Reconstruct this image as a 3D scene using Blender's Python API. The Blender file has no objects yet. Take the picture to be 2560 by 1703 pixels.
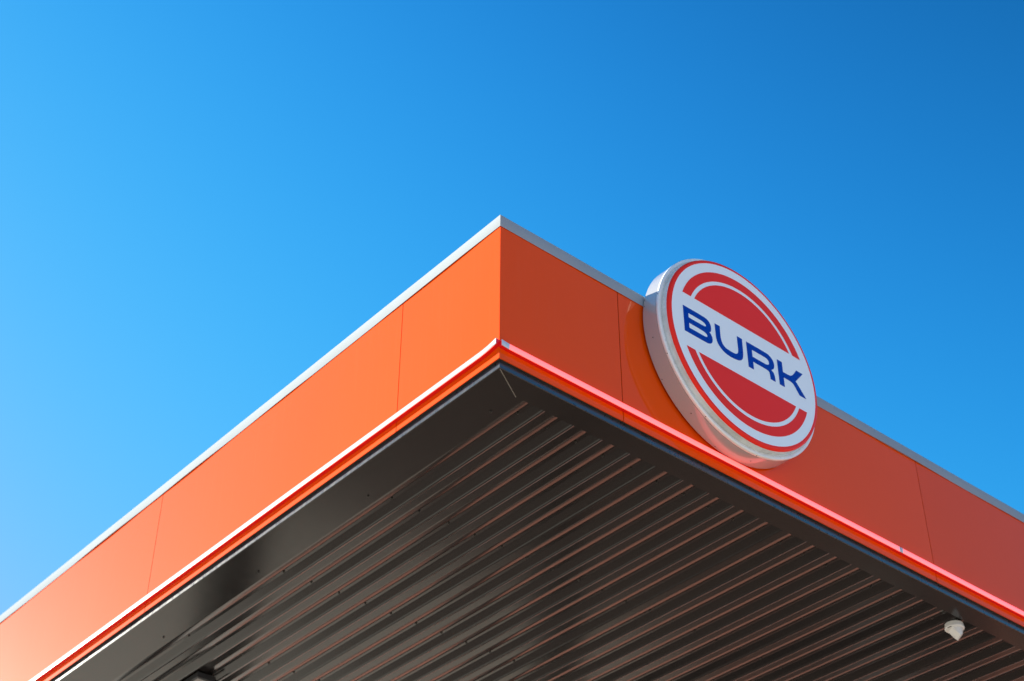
import bpy, bmesh, math, random
from mathutils import Vector, Matrix, noise

random.seed(7)
scene = bpy.context.scene
COL = scene.collection

# ------------------------------------------------------------------ camera
S = 0.8                                   # metres per fascia height
CAM_Z = 1.6
cam_data = bpy.data.cameras.new('camera')
cam = bpy.data.objects.new('camera', cam_data)
COL.objects.link(cam)
fw = Vector((0.0, 0.78935336, 0.61393915))
rt = Vector((0.9999961, -0.00171466, 0.00220457))
up = Vector((-0.00279288, -0.61393676, 0.78935028))
m = Matrix.Identity(4)
for i in range(3):
    m[i][0], m[i][1], m[i][2] = rt[i], up[i], -fw[i]
m[2][3] = CAM_Z
cam.matrix_world = m
cam_data.sensor_fit = 'HORIZONTAL'
cam_data.sensor_width = 36.0
cam_data.lens = 36.0 * 3972.0 / 2560.0
cam_data.clip_start = 0.1
cam_data.clip_end = 6000.0
cam_data.dof.use_dof = True
cam_data.dof.focus_distance = 6.75
cam_data.dof.aperture_fstop = 2.2
scene.camera = cam

# ------------------------------------------------------------------ sky, sun, exposure
SUN = Vector((-0.79494745, 0.53072604, 0.29391908)).normalized()   # towards the sun
SUN_EL = math.asin(SUN.z)
SUN_AZ = math.atan2(SUN.x, SUN.y)                                   # clockwise from +Y
world = bpy.data.worlds.new('World')
scene.world = world
world.use_nodes = True
wn, wl = world.node_tree.nodes, world.node_tree.links
wn.clear()
w_out = wn.new('ShaderNodeOutputWorld')
w_bg = wn.new('ShaderNodeBackground')
w_sky = wn.new('ShaderNodeTexSky')
w_sky.sky_type = 'NISHITA'
w_sky.sun_disc = False
w_sky.sun_elevation = SUN_EL
w_sky.sun_rotation = SUN_AZ
w_sky.air_density = 1.0
w_sky.dust_density = 0.3
w_sky.ozone_density = 6.0
EXPOSURE = 2.3


def sky_channel(src, power, gain, top):
    """film-like response of the sky colour: gain * x**power with a soft shoulder at 'top'"""
    def mth(op, a, b):
        n = wn.new('ShaderNodeMath')
        n.operation = op
        for k, v in ((0, a), (1, b)):
            if isinstance(v, (int, float)): n.inputs[k].default_value = v
            else: wl.new(v, n.inputs[k])
        return n.outputs[0]
    x = mth('MULTIPLY', src, 0.283)
    x = mth('MULTIPLY', mth('POWER', x, power), gain)
    x = mth('DIVIDE', x, mth('ADD', mth('DIVIDE', x, top), 1.0))
    return mth('MULTIPLY', x, 10.0 / 2 ** EXPOSURE)


w_sep = wn.new('ShaderNodeSeparateColor')
w_com = wn.new('ShaderNodeCombineColor')
wl.new(w_sky.outputs['Color'], w_sep.inputs['Color'])
for k, (p_, g_, t_) in enumerate(((3.5, 34.0, 0.65), (4.0, 72.0, 0.63), (5.3, 19.5, 1.06))):
    wl.new(sky_channel(w_sep.outputs[k], p_, g_, t_), w_com.inputs[k])
wl.new(w_com.outputs['Color'], w_bg.inputs['Color'])
w_bg.inputs['Strength'].default_value = 0.1
wl.new(w_bg.outputs['Background'], w_out.inputs['Surface'])

sun_data = bpy.data.lights.new('sun', 'SUN')
sun_data.energy = 4.8
sun_data.angle = math.radians(0.5)
sun_data.color = (1.0, 0.96, 0.80)
sun = bpy.data.objects.new('sun', sun_data)
COL.objects.link(sun)
sun.rotation_euler = SUN.to_track_quat('Z', 'Y').to_euler()
sun.location = SUN * 40

scene.view_settings.view_transform = 'Standard'
scene.view_settings.look = 'None'
scene.view_settings.gamma = 1.0
scene.view_settings.use_curve_mapping = False
scene.view_settings.exposure = EXPOSURE
scene.cycles.max_bounces = 8

# ------------------------------------------------------------------ frame of the canopy
# local axes: x runs along the shaded face (right), y along the sunlit face (left), z up; origin = top corner
E_R = Vector((0.76373325, 0.64553197, 0.0))
RZ = math.atan2(E_R.y, E_R.x)
ORIGIN = Vector((-0.06217045, 6.15694247, 5.61936612)) * S + Vector((0, 0, CAM_Z))
ROT = Matrix.Rotation(RZ, 3, 'Z')


def W(v, u, z):
    return ORIGIN + ROT @ (Vector((v, u, z)) * S)


def tag(o, label=None, cat=None, group=None, kind=None):
    if label: o['label'] = label
    if cat: o['category'] = cat
    if group: o['group'] = group
    if kind: o['kind'] = kind
    return o


def thing(name, base, label, cat, group=None):
    o = bpy.data.objects.new(name, None)
    COL.objects.link(o)
    o.location = W(*base)
    o.rotation_euler = (0, 0, RZ)
    o['_b'] = base
    return tag(o, label, cat, group)


def mesh(name, verts, faces, mat, parent=None, smooth=False, base=None, bevel=0.0, fmats=None):
    """verts in canopy units (v,u,z); stored in metres relative to the parent thing's base"""
    b = Vector(base if base is not None else (parent['_b'] if parent is not None and '_b' in parent else (0, 0, 0)))
    me = bpy.data.meshes.new(name)
    me.from_pydata([(Vector(p) - b) * S for p in verts], [], faces)
    bm = bmesh.new()
    bm.from_mesh(me)
    bmesh.ops.recalc_face_normals(bm, faces=bm.faces)
    if bevel > 0:
        bmesh.ops.bevel(bm, geom=[e for e in bm.edges if len(e.link_faces) == 2 and e.calc_face_angle(0) > 0.5],
                        offset=bevel * S, segments=2, profile=0.5, affect='EDGES', clamp_overlap=True)
    bm.to_mesh(me)
    bm.free()
    if smooth:
        for p in me.polygons: p.use_smooth = True
    if isinstance(mat, (list, tuple)):
        for k in mat: me.materials.append(k)
        if fmats:
            for p, k in zip(me.polygons, fmats): p.material_index = k
    else:
        me.materials.append(mat)
    o = bpy.data.objects.new(name, me)
    COL.objects.link(o)
    if parent is not None:
        o.parent = parent
        o['_b'] = tuple(b)
    return o


def box(v0, v1, u0, u1, z0, z1, V=None, F=None):
    V = [] if V is None else V
    F = [] if F is None else F
    n = len(V)
    V += [(v0, u0, z0), (v1, u0, z0), (v1, u1, z0), (v0, u1, z0), (v0, u0, z1), (v1, u0, z1), (v1, u1, z1), (v0, u1, z1)]
    F += [tuple(n + i for i in f) for f in ((0, 3, 2, 1), (4, 5, 6, 7), (0, 1, 5, 4), (1, 2, 6, 5), (2, 3, 7, 6), (3, 0, 4, 7))]
    return V, F


def autosmooth(o, deg=40):
    for p in o.data.polygons: p.use_smooth = True
    o.data.set_sharp_from_angle(angle=math.radians(deg))


# ------------------------------------------------------------------ materials
def new_mat(name):
    mt = bpy.data.materials.new(name)
    mt.use_nodes = True
    nt = mt.node_tree
    return mt, nt, nt.nodes['Principled BSDF'], nt.links


def node(nt, t, **kw):
    n = nt.nodes.new(t)
    for k, v in kw.items():
        if k in n.inputs.keys(): n.inputs[k].default_value = v
        else: setattr(n, k, v)
    return n


def mix_col(nt, fac, a, b, blend='MIX'):
    n = nt.nodes.new('ShaderNodeMix')
    n.data_type = 'RGBA'
    n.blend_type = blend
    for sock, val in ((n.inputs[0], fac), (n.inputs[6], a), (n.inputs[7], b)):
        if isinstance(val, (int, float)): sock.default_value = val
        elif isinstance(val, (tuple, list)): sock.default_value = (*val, 1.0) if len(val) == 3 else val
        else: nt.links.new(val, sock)
    return n.outputs[2]


def ramp(nt, src, p0, p1, c0=0.0, c1=1.0):
    n = nt.nodes.new('ShaderNodeMapRange')
    n.inputs['From Min'].default_value = p0
    n.inputs['From Max'].default_value = p1
    n.inputs['To Min'].default_value = c0
    n.inputs['To Max'].default_value = c1
    nt.links.new(src, n.inputs['Value'])
    return n.outputs['Result']


def coords(nt, scale):
    tc = nt.nodes.new('ShaderNodeTexCoord')
    mp = nt.nodes.new('ShaderNodeMapping')
    mp.inputs['Scale'].default_value = scale
    nt.links.new(tc.outputs['Object'], mp.inputs['Vector'])
    return mp.outputs['Vector']


def noise_tex(nt, scale, detail=3.0, rough=0.5, vec=(1, 1, 1)):
    n = nt.nodes.new('ShaderNodeTexNoise')
    n.inputs['Scale'].default_value = scale
    n.inputs['Detail'].default_value = detail
    n.inputs['Roughness'].default_value = rough
    nt.links.new(coords(nt, vec), n.inputs['Vector'])
    return n.outputs['Fac']


def bump(nt, bsdf, src, strength, dist, coat=False):
    n = nt.nodes.new('ShaderNodeBump')
    n.inputs['Strength'].default_value = strength
    n.inputs['Distance'].default_value = dist
    nt.links.new(src, n.inputs['Height'])
    nt.links.new(n.outputs['Normal'], bsdf.inputs['Normal'])
    if coat: nt.links.new(n.outputs['Normal'], bsdf.inputs['Coat Normal'])


def mat_orange():
    mt, nt, b, lk = new_mat('orange lacquered panel')
    # weathering: faint vertical rain streaks, scattered specks
    streak = noise_tex(nt, 1.0, 4.0, 0.6, (55, 55, 1.6))
    blot = noise_tex(nt, 1.3, 3.0, 0.5)
    c = mix_col(nt, ramp(nt, streak, 0.55, 0.85, 0.0, 0.035), (0.82, 0.074, 0.001), (0.80, 0.30, 0.16))
    c = mix_col(nt, ramp(nt, blot, 0.35, 0.75, 0.0, 0.10), c, (0.72, 0.056, 0.002))
    vor = nt.nodes.new('ShaderNodeTexVoronoi')
    vor.inputs['Scale'].default_value = 3.2
    lk.new(coords(nt, (1, 1, 0.8)), vor.inputs['Vector'])
    c = mix_col(nt, ramp(nt, vor.outputs['Distance'], 0.012, 0.018, 0.55, 0.0), c, (0.8, 0.6, 0.5))
    oi = nt.nodes.new('ShaderNodeObjectInfo')
    hs = nt.nodes.new('ShaderNodeHueSaturation')
    lk.new(ramp(nt, oi.outputs['Random'], 0.0, 1.0, 0.94, 1.03), hs.inputs['Value'])
    lk.new(c, hs.inputs['Color'])
    lk.new(hs.outputs['Color'], b.inputs['Base Color'])
    b.inputs['Roughness'].default_value = 0.52
    b.inputs['Specular IOR Level'].default_value = 0.005
    b.inputs['Coat Weight'].default_value = 1.0
    b.inputs['Coat IOR'].default_value = 1.22
    lk.new(ramp(nt, streak, 0.3, 0.8, 0.035, 0.06), b.inputs['Coat Roughness'])
    bump(nt, b, noise_tex(nt, 1.1, 1.5, 0.4), 0.10, 0.02, coat=True)
    return mt


def mat_paint(name, col, rough=0.4, coat=0.0, crough=0.08, spec=0.5, ior=1.5, dirt=0.12, dcol=(0.25, 0.23, 0.2), dscale=5.0, metallic=0.0, rvar=0.045, cior=1.5):
    mt, nt, b, lk = new_mat(name)
    n1 = noise_tex(nt, dscale, 6.0, 0.62)
    n2 = noise_tex(nt, dscale * 7, 3.0, 0.5)
    c = mix_col(nt, ramp(nt, n1, 0.45, 0.8, 0.0, dirt), col, dcol)
    lk.new(c, b.inputs['Base Color'])
    lk.new(ramp(nt, n2, 0.3, 0.7, max(rough - rvar, 0.02), rough + rvar), b.inputs['Roughness'])
    b.inputs['Specular IOR Level'].default_value = spec
    b.inputs['IOR'].default_value = ior
    b.inputs['Coat Weight'].default_value = coat
    b.inputs['Coat Roughness'].default_value = crough
    b.inputs['Coat IOR'].default_value = cior
    b.inputs['Metallic'].default_value = metallic
    return mt


def mat_emit(name, col, strength, base=(0.8, 0.8, 0.8)):
    mt, nt, b, lk = new_mat(name)
    b.inputs['Base Color'].default_value = (*base, 1)
    b.inputs['Roughness'].default_value = 0.35
    b.inputs['Emission Color'].default_value = (*col, 1)
    b.inputs['Emission Strength'].default_value = strength
    return mt


def mat_ground():
    mt, nt, b, lk = new_mat('concrete forecourt')
    n1 = noise_tex(nt, 0.35, 6.0, 0.6)
    n2 = noise_tex(nt, 18.0, 5.0, 0.65)
    c = mix_col(nt, n1, (0.44, 0.395, 0.34), (0.36, 0.32, 0.275))
    c = mix_col(nt, ramp(nt, n2, 0.35, 0.7, 0.0, 0.35), c, (0.24, 0.215, 0.19))
    lk.new(c, b.inputs['Base Color'])
    b.inputs['Roughness'].default_value = 0.85
    bump(nt, b, n2, 0.3, 0.01)
    return mt


M_ORANGE = mat_orange()
M_COPING = mat_paint('grey white coping', (0.310, 0.340, 0.370), 0.65, spec=0.0, dirt=0.18, dscale=3.0)
M_DECK = mat_paint('anthracite deck', (0.011, 0.0095, 0.0088), 0.17, spec=0.5, rvar=0.012, dirt=0.25, dcol=(0.018, 0.016, 0.014), dscale=2.5)
M_FLASH = mat_paint('anthracite flashing', (0.022, 0.022, 0.024), 0.30, spec=0.5, ior=1.9, dirt=0.08, dcol=(0.02, 0.019, 0.018), dscale=6.0)
M_FOLD_GLINT = mat_paint('fold with painted glint', (0.16, 0.145, 0.12), 0.4, dirt=0.3)  # paler than the deck: the edge highlight is put into the colour
M_BACK = mat_paint('dark backing', (0.012, 0.011, 0.011), 0.7, dirt=0.1)
M_ROOF = mat_paint('grey roof sheet', (0.25, 0.25, 0.26), 0.5)
M_CHANNEL = mat_emit('red translucent light body', (1.0, 0.0, 0.0), 0.055, base=(0.40, 0.006, 0.006))
M_GLOW = mat_emit('glowing red diffuser', (1.0, 0.06, 0.04), 0.45, base=(0.54, 0.34, 0.36))
M_UNLIT = mat_paint('unlit milky diffuser', (0.62, 0.64, 0.68), 0.35, dirt=0.1)
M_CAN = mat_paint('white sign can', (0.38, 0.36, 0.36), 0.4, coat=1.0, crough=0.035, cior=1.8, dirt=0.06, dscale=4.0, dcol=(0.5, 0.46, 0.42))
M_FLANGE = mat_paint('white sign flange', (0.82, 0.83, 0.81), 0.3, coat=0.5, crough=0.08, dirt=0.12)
M_FACE = mat_paint('white acrylic face', (0.88, 0.88, 0.86), 0.22, coat=0.2, crough=0.05, dirt=0.04, dscale=3.0, dcol=(0.6, 0.6, 0.58))
M_PAN = mat_paint('stained acrylic rim', (0.70, 0.72, 0.70), 0.25, coat=0.6, crough=0.06, dirt=0.75, dscale=7.0, dcol=(0.33, 0.30, 0.26))
M_RED = mat_paint('red vinyl print', (0.90, 0.030, 0.016), 0.35, spec=0.12, dirt=0.0)
M_BLUE = mat_paint('blue vinyl print', (0.001, 0.035, 0.33), 0.3, spec=0.2, dirt=0.0)
M_SCREW = mat_paint('dark screw', (0.03, 0.028, 0.026), 0.35, dirt=0.1)
M_CAMW = mat_paint('white camera plastic', (0.70, 0.69, 0.66), 0.35, dirt=0.12, dscale=14.0)
M_LAMP = mat_paint('black lamp housing', (0.02, 0.02, 0.022), 0.35, dirt=0.1)
M_LENS = mat_paint('milky lamp lens', (0.35, 0.34, 0.32), 0.3, dirt=0.2)
M_COLUMN = mat_paint('anthracite column', (0.02, 0.02, 0.02), 0.4, dirt=0.2)

# ------------------------------------------------------------------ setting
me = bpy.data.meshes.new('ground')
G = 2500.0
me.from_pydata([(-G, -G, 0), (G, -G, 0), (G, G, 0), (-G, G, 0)], [], [(0, 1, 2, 3)])
me.materials.append(mat_ground())
ground = bpy.data.objects.new('ground', me)
COL.objects.link(ground)
ground['kind'] = 'structure'

# unseen brick paving added for its dark reflection, 4 mm above the concrete
def mat_paving():
    mt, nt, b, lk = new_mat('red brown brick paving')
    tc = nt.nodes.new('ShaderNodeTexCoord')
    br = nt.nodes.new('ShaderNodeTexBrick')
    br.inputs['Scale'].default_value = 1.0
    br.inputs['Brick Width'].default_value = 0.21
    br.inputs['Row Height'].default_value = 0.105
    br.inputs['Mortar Size'].default_value = 0.006
    br.inputs['Color1'].default_value = (0.105, 0.048, 0.036, 1)
    br.inputs['Color2'].default_value = (0.070, 0.036, 0.030, 1)
    br.inputs['Mortar'].default_value = (0.04, 0.035, 0.03, 1)
    lk.new(tc.outputs['Object'], br.inputs['Vector'])
    c = mix_col(nt, ramp(nt, noise_tex(nt, 0.5, 5.0, 0.6), 0.3, 0.7, 0.0, 0.5), br.outputs['Color'], (0.05, 0.038, 0.033))
    lk.new(c, b.inputs['Base Color'])
    b.inputs['Roughness'].default_value = 0.8
    return mt


pv = bpy.data.meshes.new('added_paving')
q_ = [W(a, c, 0) for a, c in ((-6.0, -0.6), (24.0, -0.6), (24.0, 10.8), (-6.0, 10.8))]
pv.from_pydata([(p.x, p.y, 0.004) for p in q_], [], [(0, 1, 2, 3)])
pv.materials.append(mat_paving())
po = bpy.data.objects.new('added_paving', pv)
COL.objects.link(po)
po['kind'] = 'structure'

# unseen building, added so the ribbed soffit has something red to mirror
added_bldg = thing('added_building', (16.0, 8.0, -ORIGIN.z / S), 'low red brick station building beyond the far side of the canopy', 'building')
M_BRICK = mat_paint('red wall for soffit reflection', (0.40, 0.145, 0.10), 0.8, dirt=0.5, dcol=(0.24, 0.075, 0.05), dscale=1.5)
M_PANE = mat_paint('dark window pane', (0.03, 0.032, 0.035), 0.08)
M_FRAME = mat_paint('grey frame', (0.12, 0.12, 0.12), 0.4)
gz = -ORIGIN.z / S
V, F = box(13.5, 22.0, -4.0, 20.0, gz, gz + 5.6)
mesh('wall', V, F, M_BRICK, added_bldg)
V, F = box(13.2, 22.3, -4.3, 20.3, gz + 5.6, gz + 6.0)
mesh('roof', V, F, M_FRAME, added_bldg)
for k_ in range(5):  # dark glazing added to keep the lower reflections dark
    V, F = box(13.42, 13.56, -3.2 + 4.6 * k_, 0.9 + 4.6 * k_, gz + 0.3, gz + 2.3)
    fr = mesh('window', V, F, M_FRAME, added_bldg)
    V, F = box(13.40, 13.43, -3.1 + 4.6 * k_, 0.8 + 4.6 * k_, gz + 0.4, gz + 2.2)
    mesh('pane', V, F, M_PANE, fr, base=(16.0, 8.0, -ORIGIN.z / S))
V, F = box(13.36, 13.48, 7.0, 8.2, gz, gz + 2.5)
mesh('door', V, F, M_FRAME, added_bldg)

# ------------------------------------------------------------------ canopy
LU, LV = 10.35, 9.6           # lengths of the sunlit and the shaded side
ZP = -0.9355                  # bottom of the orange panels
ZB = -0.978                   # soffit level
ZT = -0.078                   # lower edge of the coping
PW = 2.571
RC = 0.018                    # how far the flashing sits behind the panels
canopy = thing('canopy', (0, 0, 0), 'orange filling station canopy with dark ribbed metal soffit and pale coping', 'canopy')


def side_panel(face, a, b, first):
    """one cassette panel: 4 mm sheet with a return at its lower edge"""
    t = 0.005
    V, F = [], []
    s0 = 0.0 if (first and face == 'R') else (0.0056 if first else a + 0.0028)
    s1 = b - 0.0028
    r0 = (0.0058 if face == 'R' else 0.032) if first else s0
    if face == 'R':
        box(s0, s1, 0.0, t, ZP, -0.02, V, F)
        box(r0, s1, t + 0.0004, 0.03, ZP + 0.0006, ZP + 0.005, V, F)
    else:
        box(0.0, t, s0, s1, ZP, -0.02, V, F)
        box(t + 0.0004, 0.03, r0, s1, ZP + 0.0006, ZP + 0.005, V, F)
    return mesh('fascia_panel', V, F, [M_ORANGE, M_BACK], canopy, fmats=[0] * 6 + [1] * 6)


def seams(L):
    out = [0.0, 0.834]
    while out[-1] + PW < L: out.append(out[-1] + PW)
    out.append(L)
    return out


for face, L in (('L', LU), ('R', LV)):
    ss = seams(L)
    for i in range(len(ss) - 1):
        side_panel(face, ss[i], ss[i + 1], i == 0)

# far sides of the canopy (same cassette panels, seen only from underneath or from behind)
V, F = [], []
box(LV - 0.005, LV, 0.0, LU, ZP, -0.02, V, F)
mesh('fascia_panel', V, F, M_ORANGE, canopy)
V, F = [], []
box(0.0, LV - 0.006, LU - 0.005, LU, ZP, -0.02, V, F)
mesh('fascia_panel', V, F, M_ORANGE, canopy)

# dark carrier behind the panels, so the joints read as gaps
V, F = [], []
box(0.034, 0.05, 0.05, LU - 0.05, ZP + 0.01, -0.03, V, F)
box(0.034, LV - 0.05, 0.034, 0.05, ZP + 0.01, -0.03, V, F)
box(LV - 0.05, LV - 0.034, 0.05, LU - 0.05, ZP + 0.01, -0.03, V, F)
box(0.05, LV - 0.05, LU - 0.05, LU - 0.034, ZP + 0.01, -0.03, V, F)
mesh('carrier_frame', V, F, M_BACK, canopy)
V, F = box(0.05, LV - 0.05, 0.05, LU - 0.05, -0.12, -0.1)
mesh('roof_sheet', V, F, M_ROOF, canopy)


def coping(face, L):
    """folded sheet cap, a little wavy along its length"""
    V, F = [], []
    n = int(L / 0.075)
    for i in range(n + 1):
        s = L * i / n
        q = Vector((s * 1.1, 3.0 if face == 'L' else 11.0, 0))
        edge = min(1.0, s / 0.3)
        w = max(0.0, noise.noise(q) + 0.15) * 0.012 * edge
        dz = noise.noise(q * 0.9 + Vector((5, 0, 0))) * 0.004 * edge
        w2 = noise.noise(q * 1.4 + Vector((9, 2, 0))) * 0.002 * edge
        s0 = -0.004 if i == 0 else s
        prof = [(0.0022, ZT + 0.003 + dz), (0.0036 + w, ZT + dz), (0.0042 + w * 0.6, ZT + 0.012 + dz), (0.004 + w2, -0.002), (0.003 + w2, 0.0), (-0.16, 0.004), (-0.16, -0.02), (-0.002, -0.006), (0.0022, -0.010)]
        for k, (o, z) in enumerate(prof):
            s_ = s0
            if i == 0: s_ = -o                       # mitre at the corner
            V.append((s_, -o, z) if face == 'R' else (-o, s_, z))
    m_ = 9
    for i in range(n):
        for k in range(m_):
            a, b = i * m_ + k, i * m_ + (k + 1) % m_
            F.append((a, b, b + m_, a + m_))
    F.append(tuple(range(m_)))
    F.append(tuple(n * m_ + k for k in range(m_)))
    o = mesh('coping', V, F, M_COPING, canopy)
    autosmooth(o, 35)
    return o


coping('L', LU)
coping('R', LV)

# flashing under the panels: recessed vertical strip with a folded drip edge, per side
for face, L in (('L', LU), ('R', LV)):
    prof = [(-RC, ZP + 0.02), (-RC, ZB + 0.004), (-RC + 0.001, ZB + 0.001), (-RC - 0.001, ZB), (-RC - 0.03, ZB + 0.0012), (-RC - 0.03, ZB + 0.006), (-RC - 0.004, ZB + 0.005), (-RC - 0.005, ZP + 0.02)]
    V, F = [], []
    for e in (0, 1):
        for o, z in prof:
            s_ = -o if e == 0 else L
            V.append((s_, -o, z) if face == 'R' else (-o, s_, z))
    k = len(prof)
    for i in range(k): F.append((i, (i + 1) % k, k + (i + 1) % k, k + i))
    F += [tuple(range(k)), tuple(range(k, 2 * k))]
    mesh('drip_flashing', V, F, M_FLASH, canopy)

# flat border sheets of the soffit, mitred at the corner
BL, BR = 0.2356, 0.152
b0 = RC + 0.0335
g = 0.0012


def border(quad, lip):
    V = [(v, u, ZB) for v, u in quad] + [(v, u, ZB + 0.004) for v, u in quad]
    F = [(0, 1, 2, 3), (7, 6, 5, 4), (0, 4, 5, 1), (1, 5, 6, 2), (2, 6, 7, 3), (3, 7, 4, 0)]
    # upstand along the inner edge
    n = len(V)
    (v0, u0), (v1, u1) = lip
    dv, du = ((0.004, 0) if abs(v1 - v0) < abs(u1 - u0) else (0, 0.004))
    V += [(v0, u0, ZB + 0.0005), (v1, u1, ZB + 0.0005), (v1 + dv, u1 + du, ZB + 0.0005), (v0 + dv, u0 + du, ZB + 0.0005)]
    V += [(v0, u0, ZB + 0.05), (v1, u1, ZB + 0.05), (v1 + dv, u1 + du, ZB + 0.05), (v0 + dv, u0 + du, ZB + 0.05)]
    F += [tuple(n + i for i in f) for f in ((0, 3, 2, 1), (4, 5, 6, 7), (0, 1, 5, 4), (1, 2, 6, 5), (2, 3, 7, 6), (3, 0, 4, 7))]
    return mesh('soffit_border', V, F, M_DECK, canopy)


r1 = RC + 0.003
border([(r1, r1 + g), (r1, LU), (BL, LU), (BL, BR + g)], ((BL - 0.0045, BR + 0.01), (BL - 0.0045, LU)))
border([(r1 + g, r1), (LV, r1), (LV, BR), (BL + g, BR)], ((BL + 0.01, BR - 0.0045), (LV, BR - 0.0045)))

# ribbed deck: sheets of five ribs running along the sunlit side
PER = 0.1978
V0 = 0.4265                   # foot of the first rib flank
Z0 = ZB + 0.007
CORNERS = [(0.0005, -0.0040), (0.0110, 0.0), (0.0600, 0.0), (0.0700, 0.0014), (0.0790, 0.0033), (0.0880, 0.0055), (0.0970, 0.0080), (0.1060, 0.0109), (0.1140, 0.0138), (0.1190, 0.0185), (0.1225, 0.0253), (0.1482, 0.0253), (0.1868, 0.0035), (0.1930, -0.0040)]


def bend(pts, r=0.0022, seg=3):
    """replace each corner of the folded profile by a small radius"""
    out = []
    n = len(pts)
    for i, (x, z) in enumerate(pts):
        px, pz = pts[i - 1] if i else (pts[-1][0] - PER, pts[-1][1])
        nx, nz = pts[i + 1] if i < n - 1 else (pts[0][0] + PER, pts[0][1])
        a, b = math.hypot(px - x, pz - z), math.hypot(nx - x, nz - z)
        ra, rb = min(r, a * 0.4), min(r, b * 0.4)
        p0 = (x + (px - x) * ra / a, z + (pz - z) * ra / a)
        p1 = (x + (nx - x) * rb / b, z + (nz - z) * rb / b)
        for q in range(seg + 1):
            t = q / seg
            out.append(((1 - t) ** 2 * p0[0] + 2 * t * (1 - t) * x + t * t * p1[0], (1 - t) ** 2 * p0[1] + 2 * t * (1 - t) * z + t * t * p1[1]))
    return out


RIB = bend(CORNERS)
sheet_edges = []
v = V0 - PER
i = 0
while v < LV - 0.1:
    sheet_edges.append(v)
    v += 5 * PER
screw_rows = [0.288, 1.357, 2.413, 3.475, 4.54, 5.6, 6.66, 7.72]


def screw_mesh():
    me = bpy.data.meshes.new('screw')
    bm = bmesh.new()
    bmesh.ops.create_cone(bm, cap_ends=True, segments=10, radius1=0.0075 * S, radius2=0.0075 * S, depth=0.002 * S, matrix=Matrix.Translation((0, 0, -0.001 * S)))
    bmesh.ops.create_cone(bm, cap_ends=True, segments=6, radius1=0.0045 * S, radius2=0.005 * S, depth=0.006 * S, matrix=Matrix.Translation((0, 0, -0.005 * S)))
    bm.to_mesh(me)
    bm.free()
    me.materials.append(M_SCREW)
    return me


SCREW = screw_mesh()


def add_screw(parent, v, u, z, rx=None):
    o = bpy.data.objects.new('screw', SCREW)
    COL.objects.link(o)
    o.parent = parent
    o.location = (Vector((v, u, z)) - Vector(parent['_b'])) * S
    if rx: o.rotation_euler = rx
    return o


for k, ve in enumerate(sheet_edges):
    last = min(5, int((LV - 0.06 - ve) / PER))
    dz = (0.0, 0.0022, 0.0009, 0.0026, 0.0004)[k % 5]
    tilt = (0.0, -0.0035, 0.002, -0.003, 0.001)[k % 5]
    prof = []
    for r in range(last):
        j = r
        for (pv, pz) in RIB:
            vv = ve + r * PER + pv
            prof.append((vv, Z0 + pz + dz + tilt * (pv + r * PER)))
    # side lap: slips over the next sheet
    prof.append((ve + last * PER + 0.0, Z0 - 0.0052 + dz + tilt * last * PER))
    prof.append((ve + last * PER + 0.0035, Z0 - 0.0052 + dz + tilt * last * PER))
    if k == 0:                                   # the first sheet starts behind the border
        prof = [(x, z) for x, z in prof if x > BL - 0.02]
    u0, u1 = BR - 0.03, LU - 0.06
    cuts = [u0 + (u1 - u0) * q / 24 for q in range(25)]
    V, F = [], []
    for c, u in enumerate(cuts):
        for x, z in prof:
            wob = noise.noise(Vector((x * 2.0, u * 1.3, k))) * 0.0012
            V.append((x, u, z + wob))
    n = len(prof)
    for c in range(len(cuts) - 1):
        for q in range(n - 1):
            F.append((c * n + q, c * n + q + 1, (c + 1) * n + q + 1, (c + 1) * n + q))
    o = mesh('deck_sheet', V, F, M_DECK, canopy, base=(0, 0, 0))
    # normals must look down
    if sum(p.normal.z for p in o.data.polygons) > 0: o.data.flip_normals()
    for r in range(last):
        vs = ve + r * PER + 0.1345
        zs = Z0 + 0.0250 + dz + tilt * (r * PER + 0.13)
        for u in screw_rows:
            # only where the photograph can see them
            if u * 1.15 + vs < 5.6 and vs < 4.9:
                add_screw(o, vs + random.uniform(-0.003, 0.003), u + random.uniform(-0.006, 0.006), zs)

V = []  # fold along the mitre, its caught light painted as a pale strip
for t_, dz_ in ((0.03, 0.0), (1.0, 0.0)):
    cv, cu = r1 + (BL - r1) * t_, r1 + (BR - r1) * t_
    nv, nu = (BR - r1), -(BL - r1)
    ln = math.hypot(nv, nu)
    for w_, z_ in ((-0.0026, -0.0004), (0.0, -0.0030), (0.0026, -0.0004)):
        V.append((cv + nv / ln * w_, cu + nu / ln * w_, ZB + z_))
mesh('mitre_glint', V, [(0, 1, 4, 3), (1, 2, 5, 4), (0, 3, 5, 2), (0, 2, 1), (3, 4, 5)], M_FOLD_GLINT, canopy)
borders = [o for o in canopy.children if o.name.startswith('soffit_border')]
for u in (0.33, 1.375, 2.46, 3.54, 4.6):
    add_screw(borders[0], 0.222, u, ZB)

# columns that carry the canopy, outside the picture
for cv, cu in ((2.55, 7.2), (6.8, 7.2)):
    V, F = box(cv, cv + 0.45, cu, cu + 0.45, -ORIGIN.z / S, Z0 - 0.008)
    mesh('column', V, F, M_COLUMN, canopy, bevel=0.01)

# ------------------------------------------------------------------ light strips on the fascia
TZ0, TZ1, TD = -0.877, -0.8445, 0.027


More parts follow.
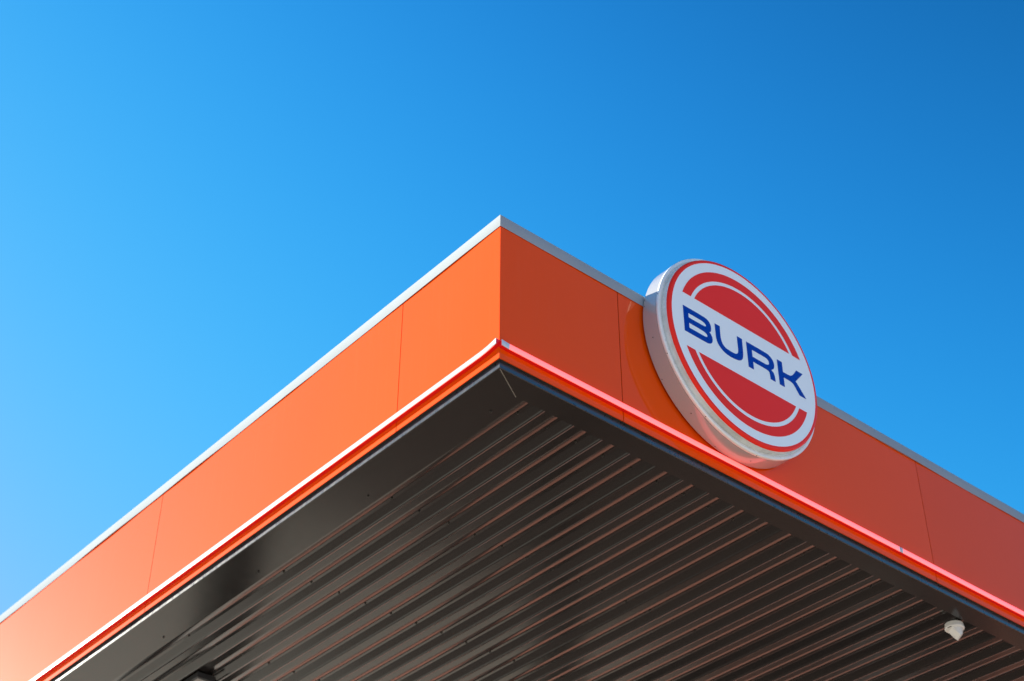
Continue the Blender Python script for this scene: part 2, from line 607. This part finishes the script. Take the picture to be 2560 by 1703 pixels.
def strip(name, face, a, b, label, lit, bend=None):
    """square flexible light line: red channel behind a milky diffuser"""
    mid = (a + b) / 2
    base = (mid, 0, TZ0) if face == 'R' else (0, mid, TZ0)
    t = thing(name, base, label, 'light strip', 'light strips along the fascia')
    steps = [a]
    while steps[-1] < b - 1e-6:
        d = 0.012 if (steps[-1] < 0.25) else 0.12
        steps.append(min(b, steps[-1] + d))

    def dz(s):
        e = 0.0
        if bend: e += bend(s)
        e += noise.noise(Vector((s * 0.9, 2.0 if face == 'L' else 8.0, 0))) * 0.0025
        return e

    def sweep(nm, prof, mat, lo, hi, smooth=True):
        st = [s for s in steps if lo < s < hi]
        st = [lo] + st + [hi]
        V, F = [], []
        for s in st:
            for o, z in prof:
                V.append((s, -o, z + dz(s)) if face == 'R' else (-o, s, z + dz(s)))
        n = len(prof)
        for i in range(len(st) - 1):
            for k in range(n):
                F.append((i * n + k, i * n + (k + 1) % n, (i + 1) * n + (k + 1) % n, (i + 1) * n + k))
        F += [tuple(range(n)), tuple(range((len(st) - 1) * n, len(st) * n))]
        o_ = mesh(nm, V, F, mat, t)
        autosmooth(o_, 50)
        return o_

    d, z0, z1 = TD, TZ0, TZ1
    sweep('channel', [(0.0008, z0), (d - 0.0045, z0), (d - 0.0045, z1 - 0.001), (0.0008, z1 - 0.001)], M_CHANNEL, a, b)
    front = [(d - 0.004, z0 - 0.0006), (d - 0.0008, z0 - 0.0006), (d, z0 + 0.0015), (d, z1 - 0.002), (d - 0.0015, z1), (d - 0.016, z1), (d - 0.016, z1 - 0.0008), (d - 0.004, z1 - 0.0008)]
    lo, hi = lit
    if lo > a: sweep('end_cap', front, M_UNLIT, a, lo)
    sweep('diffuser', front, M_GLOW, lo, hi)
    if hi < b: sweep('end_cap', front, M_UNLIT, hi, b)
    return t


strip('light_strip', 'L', -0.004, LU - 0.2, 'white hot light strip along the sunlit orange fascia, bent up at the corner', (0.012, LU - 0.25),
      bend=lambda s: 0.014 * max(0.0, 1 - s / 0.13) ** 2)
strip('light_strip', 'R', -0.004, 3.048, 'glowing pink light strip under the round sign, from the corner to its joint', (0.045, 3.036),
      bend=lambda s: 0.004 * max(0.0, 1 - s / 0.05) ** 2)
strip('light_strip', 'R', 3.054, LV - 0.2, 'glowing pink light strip right of the joint, above the dome camera', (3.072, LV - 0.25))

# ------------------------------------------------------------------ round sign
SC = (1.6475, -0.1940)
GAP = 0.012                   # spacers keep the can off the panels
sign = thing('round_sign', (SC[0], 0, SC[1]), 'round white illuminated sign reading BURK with red half discs on the shaded fascia', 'sign')


def ring_profile(name, prof, mat, n=128, parent=sign, sharp=30, close=False):
    """lathe about the sign's axis; prof = (offset from fascia, radius)"""
    V, F = [], []
    m_ = len(prof)
    for i in range(n):
        a = 2 * math.pi * i / n
        for o, r in prof:
            V.append((SC[0] + r * math.cos(a), -o - GAP, SC[1] + r * math.sin(a)))
    for i in range(n):
        j = (i + 1) % n
        for k in range(m_ - 1 if not close else m_):
            k2 = (k + 1) % m_
            F.append((i * m_ + k, i * m_ + k2, j * m_ + k2, j * m_ + k))
    o = mesh(name, V, F, mat, parent)
    autosmooth(o, sharp)
    return o


FO = 0.167
R0 = 0.603
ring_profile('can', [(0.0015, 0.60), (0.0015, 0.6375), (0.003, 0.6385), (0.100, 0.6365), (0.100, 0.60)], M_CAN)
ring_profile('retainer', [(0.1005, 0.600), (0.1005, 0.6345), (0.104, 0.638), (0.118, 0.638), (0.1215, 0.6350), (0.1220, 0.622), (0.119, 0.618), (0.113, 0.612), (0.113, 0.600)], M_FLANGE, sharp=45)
face = ring_profile('face', [(0.112, 0.6080), (0.118, 0.6075), (0.150, 0.6050)], M_PAN)
# front of the formed face: rounded red shoulder and flat white disc
ring_profile('edge_band', [(0.150, 0.6050), (0.157, 0.6043), (0.1625, 0.6015), (0.1660, 0.5965), (FO, 0.5900), (FO, 0.5800)], M_RED, parent=face, sharp=80)
N = 128
V = [(SC[0] + 0.5801 * math.cos(2 * math.pi * i / N), -FO - GAP, SC[1] + 0.5801 * math.sin(2 * math.pi * i / N)) for i in range(N)]
mesh('disc', V, [tuple(range(N))], M_FACE, face)

LIFT = 0.0010
V = [(SC[0] + 0.6 * math.cos(2 * math.pi * i / N), -GAP - q, SC[1] + 0.6 * math.sin(2 * math.pi * i / N)) for q in (0.0, 0.004) for i in range(N)]
F = [tuple(range(N)), tuple(range(N, 2 * N))] + [(i, (i + 1) % N, N + (i + 1) % N, N + i) for i in range(N)]
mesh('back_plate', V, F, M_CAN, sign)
for sv, sz in ((-0.3, 0.1), (0.3, 0.1), (-0.25, -0.35), (0.25, -0.35)):
    V, F = box(SC[0] + sv - 0.02, SC[0] + sv + 0.02, -GAP - 0.0005, -0.0005, SC[1] + sz - 0.02, SC[1] + sz + 0.02)
    mesh('spacer', V, F, M_CAN, sign)


def printed(name, loops, mat, label=None):
    """thin vinyl shape with thickness; loops[0] outline, the rest holes (sign units)"""
    cu = bpy.data.curves.new(name, 'CURVE')
    cu.dimensions = '2D'
    cu.fill_mode = 'BOTH'
    cu.extrude = 0.0004 * S
    cu.offset = (0.0035 if name == 'letter' else 0.0) * R0 * S
    for lp in loops:
        sp = cu.splines.new('POLY')
        sp.points.add(len(lp) - 1)
        for p, (x, y) in zip(sp.points, lp): p.co = (x * R0 * S, y * R0 * S, 0, 1)
        sp.use_cyclic_u = True
    tmp = bpy.data.objects.new(name, cu)
    COL.objects.link(tmp)
    dg = bpy.context.evaluated_depsgraph_get()
    me = bpy.data.meshes.new_from_object(tmp.evaluated_get(dg))
    bpy.data.objects.remove(tmp)
    bpy.data.curves.remove(cu)
    # curve plane xy -> sign plane: x along the fascia, y up, normal outwards (-u)
    for p in me.vertices:
        x, y, z = p.co
        p.co = (x, -(FO + GAP + LIFT) * S - z, y)
    me.materials.clear()
    me.materials.append(mat)
    bm = bmesh.new(); bm.from_mesh(me)
    bmesh.ops.remove_doubles(bm, verts=bm.verts, dist=1e-6)
    bmesh.ops.recalc_face_normals(bm, faces=bm.faces)
    bm.to_mesh(me); bm.free()
    me.name = name
    o = bpy.data.objects.new(name, me)
    COL.objects.link(o)
    o.parent = face
    if label: o['label'] = label
    return o


def arc_pts(r, y0, y1, side, n=40):
    a0, a1 = math.asin(y0 / r), math.asin(y1 / r)
    return [(side * r * math.cos(a0 + (a1 - a0) * i / n), r * math.sin(a0 + (a1 - a0) * i / n)) for i in range(n + 1)]


def segment(r, y, sgn, n=64):
    a = math.asin(y / r)
    return [(r * math.cos(a + (math.pi - 2 * a) * i / n), sgn * r * math.sin(a + (math.pi - 2 * a) * i / n)) for i in range(n + 1)]


YB = 0.311
for sgn in (1, -1):
    printed('half_disc', [segment(0.720, YB, sgn)], M_RED)
    outer, inner = segment(0.862, YB, sgn), segment(0.761, YB, sgn)
    printed('arc_band', [outer + inner[::-1]], M_RED)


def smooth_loop(pts, rounds):
    """Chaikin-like rounding of the listed corner indexes"""
    out = []
    n = len(pts)
    for i, p in enumerate(pts):
        if i in rounds:
            a, b = pts[i - 1], pts[(i + 1) % n]
            out.append((p[0] * 0.75 + a[0] * 0.25, p[1] * 0.75 + a[1] * 0.25))
            out.append((p[0] * 0.75 + b[0] * 0.25, p[1] * 0.75 + b[1] * 0.25))
        else:
            out.append(p)
    return out


T, Bm = 0.1455, -0.1435       # cap height and base line
DX, DY = -0.006, -0.0115


def sh(pts): return [(x + DX, y + DY) for x, y in pts]


LB = [(-0.804, 0.157), (-0.546, 0.157), (-0.495, 0.149), (-0.464, 0.127), (-0.450, 0.087), (-0.455, 0.040), (-0.466, 0.021), (-0.489, 0.012), (-0.462, -0.006), (-0.447, -0.032), (-0.443, -0.065), (-0.455, -0.100), (-0.484, -0.124), (-0.525, -0.132), (-0.804, -0.132)]
LB1 = [(-0.746, 0.102), (-0.570, 0.102), (-0.538, 0.096), (-0.516, 0.083), (-0.509, 0.066), (-0.520, 0.050), (-0.549, 0.043), (-0.746, 0.043)]
LB2 = [(-0.746, -0.012), (-0.563, -0.012), (-0.527, -0.020), (-0.507, -0.036), (-0.502, -0.052), (-0.515, -0.070), (-0.547, -0.077), (-0.746, -0.077)]
LU_ = [(-0.390, 0.155), (-0.329, 0.155), (-0.331, 0.044), (-0.325, -0.008), (-0.309, -0.046), (-0.277, -0.070), (-0.233, -0.078), (-0.167, -0.079), (-0.137, -0.074), (-0.113, -0.061), (-0.097, -0.038), (-0.092, -0.005), (-0.092, 0.155), (-0.030, 0.155), (-0.032, -0.008), (-0.040, -0.061), (-0.056, -0.095), (-0.085, -0.119), (-0.128, -0.132), (-0.187, -0.138), (-0.244, -0.137), (-0.301, -0.123), (-0.350, -0.090), (-0.378, -0.049), (-0.388, -0.007)]
LR = [(0.033, 0.155), (0.306, 0.155), (0.350, 0.146), (0.382, 0.122), (0.400, 0.086), (0.402, 0.051), (0.390, 0.017), (0.372, -0.001), (0.352, -0.010), (0.355, -0.024), (0.378, -0.039), (0.392, -0.071), (0.394, -0.133), (0.332, -0.133), (0.329, -0.062), (0.315, -0.047), (0.279, -0.041), (0.097, -0.041), (0.097, -0.133), (0.033, -0.133)]
LR1 = [(0.097, 0.100), (0.279, 0.100), (0.315, 0.094), (0.333, 0.077), (0.337, 0.050), (0.327, 0.026), (0.298, 0.013), (0.261, 0.010), (0.097, 0.010)]
LK = [(0.459, 0.155), (0.522, 0.155), (0.522, 0.038), (0.608, 0.038), (0.643, 0.049), (0.674, 0.076), (0.700, 0.109), (0.729, 0.153), (0.813, 0.153), (0.692, 0.010), (0.721, -0.014), (0.819, -0.133), (0.735, -0.133), (0.667, -0.038), (0.644, -0.024), (0.610, -0.019), (0.522, -0.019), (0.522, -0.133), (0.459, -0.133)]
printed('letter', [sh(smooth_loop(LB, {1, 2, 3, 4, 5, 6, 9, 10, 11, 12, 13})), sh(smooth_loop(LB1, {1, 2, 3, 4, 5, 6})), sh(smooth_loop(LB2, {1, 2, 3, 4, 5, 6}))], M_BLUE, 'blue letter B')
printed('letter', [sh(smooth_loop(LU_, set(range(2, 12)) | set(range(14, 25))))], M_BLUE, 'blue letter U')
printed('letter', [sh(smooth_loop(LR, {1, 2, 3, 4, 5, 6, 7, 9, 10, 11, 14, 15, 16})), sh(smooth_loop(LR1, {1, 2, 3, 4, 5, 6, 7}))], M_BLUE, 'blue letter R')
printed('letter', [sh(smooth_loop(LK, {3, 4, 5, 6, 10, 13, 14, 15}))], M_BLUE, 'blue letter K')


def rivet(parent, v, u, z, axis, r=0.0032):
    me = RIVET
    o = bpy.data.objects.new('screw', me)
    COL.objects.link(o)
    o.parent = parent
    o.location = (Vector((v, u, z)) - Vector(parent['_b'])) * S
    o.rotation_euler = axis.to_track_quat('Z', 'Y').to_euler()
    return o


RIVET = bpy.data.meshes.new('screw')
bm = bmesh.new()
bmesh.ops.create_uvsphere(bm, u_segments=8, v_segments=4, radius=0.0036 * S)
for vv in bm.verts: vv.co.z = max(vv.co.z, 0) * 0.6
bm.to_mesh(RIVET)
bm.free()
RIVET.materials.append(M_SCREW)
can = [o for o in sign.children if o.name.startswith('can')][0]
ret = [o for o in sign.children if o.name.startswith('retainer')][0]
for i in range(16):
    a = math.radians(171 + i * 21.3)
    ax = Vector((math.cos(a), 0, math.sin(a)))
    o_ = 0.012 if i % 2 == 0 else 0.052
    rivet(can, SC[0] + 0.6378 * math.cos(a), -o_ - GAP, SC[1] + 0.6378 * math.sin(a), ax)
for i in range(10):
    a = math.radians(168 + i * 36)
    ax = Vector((math.cos(a), 0, math.sin(a)))
    rivet(ret, SC[0] + 0.6378 * math.cos(a), -0.111 - GAP, SC[1] + 0.6378 * math.sin(a), ax)

# ------------------------------------------------------------------ dome camera under the soffit
CV, CU = 3.845, 0.222
cz = Z0 - 0.004
dome = thing('security_camera', (CV, CU, cz), 'small white security camera under the dark soffit by the shaded edge', 'camera')


def lathe_z(name, prof, mat, n=40, r_=None):
    V, F = [], []
    k = len(prof)
    for i in range(n):
        a = 2 * math.pi * i / n
        for r, z in prof: V.append((CV + r * math.cos(a), CU + r * math.sin(a), cz + z))
    for i in range(n):
        j = (i + 1) % n
        for q in range(k - 1): F.append((i * k + q, i * k + q + 1, j * k + q + 1, j * k + q))
    F.append(tuple(i * k for i in range(n)))
    F.append(tuple(i * k + k - 1 for i in range(n)))
    o = mesh(name, V, F, mat, dome)
    autosmooth(o, 40)
    return o


lathe_z('mount', [(0.050, 0.0), (0.056, -0.003), (0.0585, -0.022), (0.0585, -0.024)], M_CAMW)
lathe_z('collar', [(0.059, -0.0245), (0.0605, -0.027), (0.0605, -0.033), (0.058, -0.037), (0.049, -0.040)], M_CAMW)
# turret with a wedge-shaped lower end
n = 64
V, F = [], []
rows = 8
wx = ROT.transposed() @ Vector((1, 0, 0))
a0 = math.atan2(wx.y, wx.x)
for i in range(n):
    a = 2 * math.pi * (i + 0.5) / n
    x = math.cos(a)
    zb = -0.094 + (0.046 * (0.42 - x) if x < 0.42 else 0.040 * (x - 0.42))
    for q in range(rows):
        f = q / (rows - 1)
        z = -0.0395 + (zb + 0.0395) * f
        r = 0.0485 - 0.006 * f
        V.append((CV + r * math.cos(a0 + a), CU + r * math.sin(a0 + a), cz + z))
for i in range(n):
    j = (i + 1) % n
    for q in range(rows - 1): F.append((i * rows + q, i * rows + q + 1, j * rows + q + 1, j * rows + q))
e_ = rows - 1
for i in range(n // 2 - 1):                      # underside: two flat planes meeting in a ridge
    F.append((i * rows + e_, (i + 1) * rows + e_, (n - 2 - i) * rows + e_, (n - 1 - i) * rows + e_))
o = mesh('turret', V, F, M_CAMW, dome, bevel=0.004)
autosmooth(o, 60)
# grey print on the collar
V = []
for r_ in (0.0515, 0.0565):
    for t_ in range(7):
        a = a0 + math.radians(205 + t_ * 5)
        V.append((CV + r_ * math.cos(a), CU + r_ * math.sin(a), cz - (0.0400 if r_ < 0.055 else 0.0382)))
F = [(t_, t_ + 1, t_ + 8, t_ + 7) for t_ in range(6)]
mesh('print', V, F, M_COLUMN, dome)

# ------------------------------------------------------------------ lamp housing under the soffit, cut by the lower edge of the picture
lz = Z0 - 0.0055
lamp = thing('soffit_lamp', (0.705, 4.3, lz), 'black flat lamp housing under the ribbed soffit at the lower left', 'lamp')
V, F = box(0.640, 0.772, 3.810, 4.75, lz - 0.040, lz)
mesh('housing', V, F, M_LAMP, lamp, bevel=0.004)
V, F = box(0.652, 0.760, 3.83, 4.73, lz - 0.0425, lz - 0.0402)
mesh('lens', V, F, M_LENS, lamp)
V, F = box(0.785, 0.86, 3.90, 4.66, lz - 0.016, lz)  # flat black bar beside the housing
mesh('side_bar', V, F, M_LAMP, lamp, bevel=0.003)

for o in bpy.data.objects:
    if '_b' in o: del o['_b']
